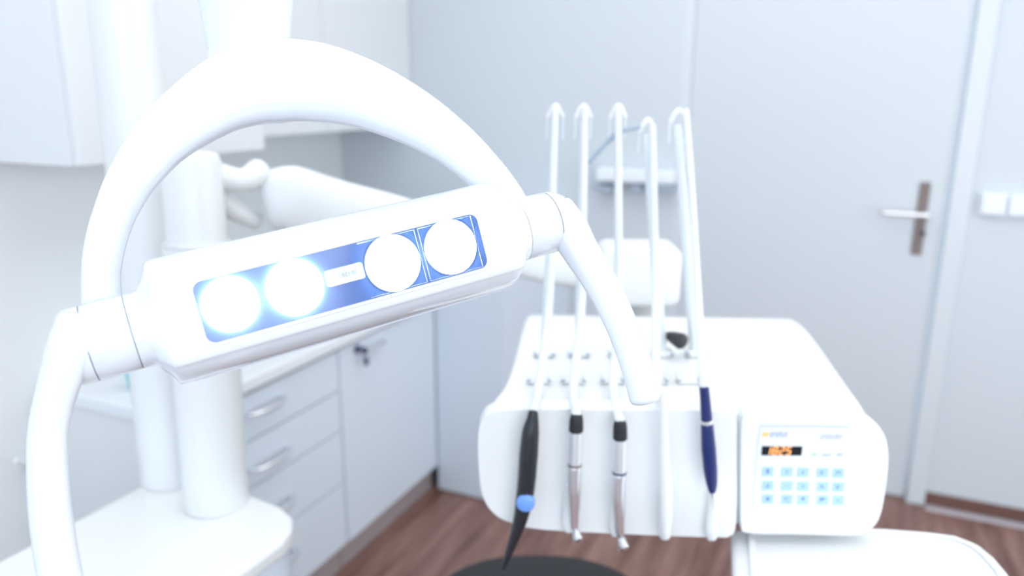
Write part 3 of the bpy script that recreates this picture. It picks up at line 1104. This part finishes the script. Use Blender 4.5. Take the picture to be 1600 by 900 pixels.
for px, py, r in leds:
    u, v = up_(px, py, WG)
    d = (L(u, v, WG) - EYE).dot(fwd)
    rr = r / F * d
    b = MB()
    b.lathe(L(u, v, WG - 0.0005), N, [(0, rr * 1.0), (0.0012, rr), (0.0035, rr * 0.86), (0.0048, rr * 0.55), (0.0053, rr * 0.15)], 44)
    ld = b.build('led_light', M['led'], lamp)
    if px < 600:
        continue
    b = MB()
    ring = [L(u + rr * 1.045 * math.cos(2 * PI * k / 40), v + rr * 1.045 * math.sin(2 * PI * k / 40), WG + 0.0003) for k in range(41)]
    b.tube(ring, 0.0004, seg=6, roundend=False)
    s_ = rr * 1.1
    top_ = min(s_, vt - v - 0.001); bot_ = min(s_, v - vb - 0.001)
    c_ = [L(u - s_, v - bot_, WG), L(u + s_, v - bot_, WG), L(u + s_, v + top_, WG), L(u - s_, v + top_, WG)]
    for k in range(3 if px < 650 else 4):
        b.tube([c_[k], c_[(k + 1) % 4]], 0.00028, seg=6, roundend=False)
    b.build('reflector_frame', M['cell'], ld)
# badge
u1, v1 = up_(539, 429, WG)
bd = atd(510, 432, 0.6)
uw = up_(568, 421, WG)[0] - up_(510, 437, WG)[0]
vh = up_(543, 415, WG)[1] - up_(536, 444, WG)[1]
b = MB(); b.rrect(L(u1, v1, WG - 0.0003), U, V, uw, vh, 0.002, N * 0.0012)
pl_ = b.build('badge', M['plate'], lamp)
b = MB()
cw = uw * 0.085
for k, ch_ in enumerate('Incinl'):
    o0 = L(u1 - uw * 0.17 + k * cw * 1.05, v1 - vh * 0.14, WG + 0.0009)
    h_ = vh * (0.34 if ch_ in 'Il' else 0.25)
    b.box(o0, U * cw * 0.25, V * h_, N * 0.0002)
    if ch_ in 'nc':
        b.box(o0 + V * h_ * 0.8, U * cw * 0.7, V * h_ * 0.2, N * 0.0002)
    if ch_ == 'n':
        b.box(o0 + U * cw * 0.5, U * cw * 0.25, V * h_, N * 0.0002)
    if ch_ == 'c':
        b.box(o0, U * cw * 0.7, V * h_ * 0.2, N * 0.0002)
b.build('lettering', M['badge'], pl_)

# hubs with seam grooves
uLs = up_(140, 537, 0)[0]
uRs = up_(856, 348, 0)[0]


def cyl(name, u0, u1, r, m):
    b = MB(); b.lathe(L(u0, 0, 0), U, [(0, r * 0.985), (0.0006, r), (u1 - u0 - 0.0006, r), (u1 - u0, r * 0.985)], 48)
    return b.build(name, m, lamp)


cyl('hub', uLs + 0.0003, 0.0002, RH, M['lampw'])
cyl('hub', uR - 0.0002, uRs - 0.0003, RH * 1.0, M['lampw'])
for k, us in enumerate((uLs, 0.0005, uR - 0.0005, uRs)):
    b = MB(); b.lathe(L(us - 0.0010, 0, 0), U, [(0, RH * 0.985), (0.002, RH * 0.985)], 40)
    b.build('seam_ring', M['seam'], lamp)


def dp(px, py, d):
    return atd(px, py, d)


dEL = DL - 0.032
# left handle: hub stub + grip
b = MB()
b.lathe(L(uLs - 0.0003, 0, 0), -U, [(0, RH), (0.006, RH), (0.010, RH * 0.98), (0.0135, RH * 0.92), (0.0165, RH * 0.7), (0.017, 0.001)], 44)
b.tube([dp(121, 500, dEL), dp(110, 540, dEL), dp(97, 585, dEL), dp(84, 630, dEL), dp(75, 680, dEL), dp(75, 740, dEL), dp(79, 800, dEL), dp(87, 860, dEL), dp(97, 915, dEL), dp(112, 980, dEL)],
       [28 / F * dEL, 33 / F * dEL, 31 / F * dEL, 29 / F * dEL, 28.5 / F * dEL, 29 / F * dEL, 30 / F * dEL, 30.5 / F * dEL, 31 / F * dEL, 30 / F * dEL], seg=32)
b.build('handle', M['lampw'], lamp, sharp=60)
dER = DR + 0.008
b = MB()
b.lathe(L(uRs + 0.0003, 0, 0), U, [(0, RH), (0.002, RH), (0.009, RH * 0.93), (0.016, RH * 0.8), (0.020, RH * 0.45), (0.022, 0.001)], 44)
b.tube([dp(870, 325, dER), dp(888, 358, dER), dp(906, 390, dER), dp(928, 425, dER), dp(951, 465, dER), dp(972, 510, dER), dp(988, 552, dER), dp(1000, 590, dER), dp(1008, 622, dER)],
       [26 / F * dER, 32 / F * dER, 29 / F * dER, 27 / F * dER, 26 / F * dER, 25 / F * dER, 25 / F * dER, 25 / F * dER, 24.5 / F * dER], seg=32)
b.build('handle', M['lampw'], lamp, sharp=60)

# yoke arch
yo = [(160, 478, 27), (158, 430, 27), (165, 380, 29), (181, 330, 31), (208, 277, 36), (250, 222, 43), (304, 177, 51), (365, 142, 60), (430, 127, 65), (500, 130, 61), (570, 148, 53), (640, 180, 45),
      (700, 218, 37), (748, 260, 32), (785, 302, 29), (808, 335, 26)]
b = MB()
pts, rad, fl = [], [], []
n = len(yo)
for i, (x, y, r) in enumerate(yo):
    s = i / (n - 1)
    d = DL * 1.0 + (DR - DL) * s + 0.09 * math.sin(PI * s) + 0.002
    pts.append(atd(x, y, d))
    rad.append(r / F * d)
    fl.append(0.8)
b.tube(pts, rad, seg=36, flat=[1.0 - 0.35 * math.sin(PI * i / (n - 1)) for i in range(n)], side=fwd, expo=2.5)
b.build('yoke', M['lampw'], lamp, sharp=60)
# suspension arm above the yoke
b = MB()
d0 = 0.70
b.tube([atd(392, 118, d0), atd(390, 80, d0), atd(387, 40, d0), atd(385, 0, d0), atd(383, -60, d0), atd(380, -200, d0 + 0.02)],
       [66 / F * d0, 62 / F * d0, 66 / F * d0, 71 / F * d0, 73 / F * d0, 74 / F * d0], seg=36, flat=[0.55, 0.7, 0.8, 0.9, 0.95, 1.0], side=fwd, expo=2.4)
b.build('suspension_neck', M['lampw'], lamp, sharp=60)
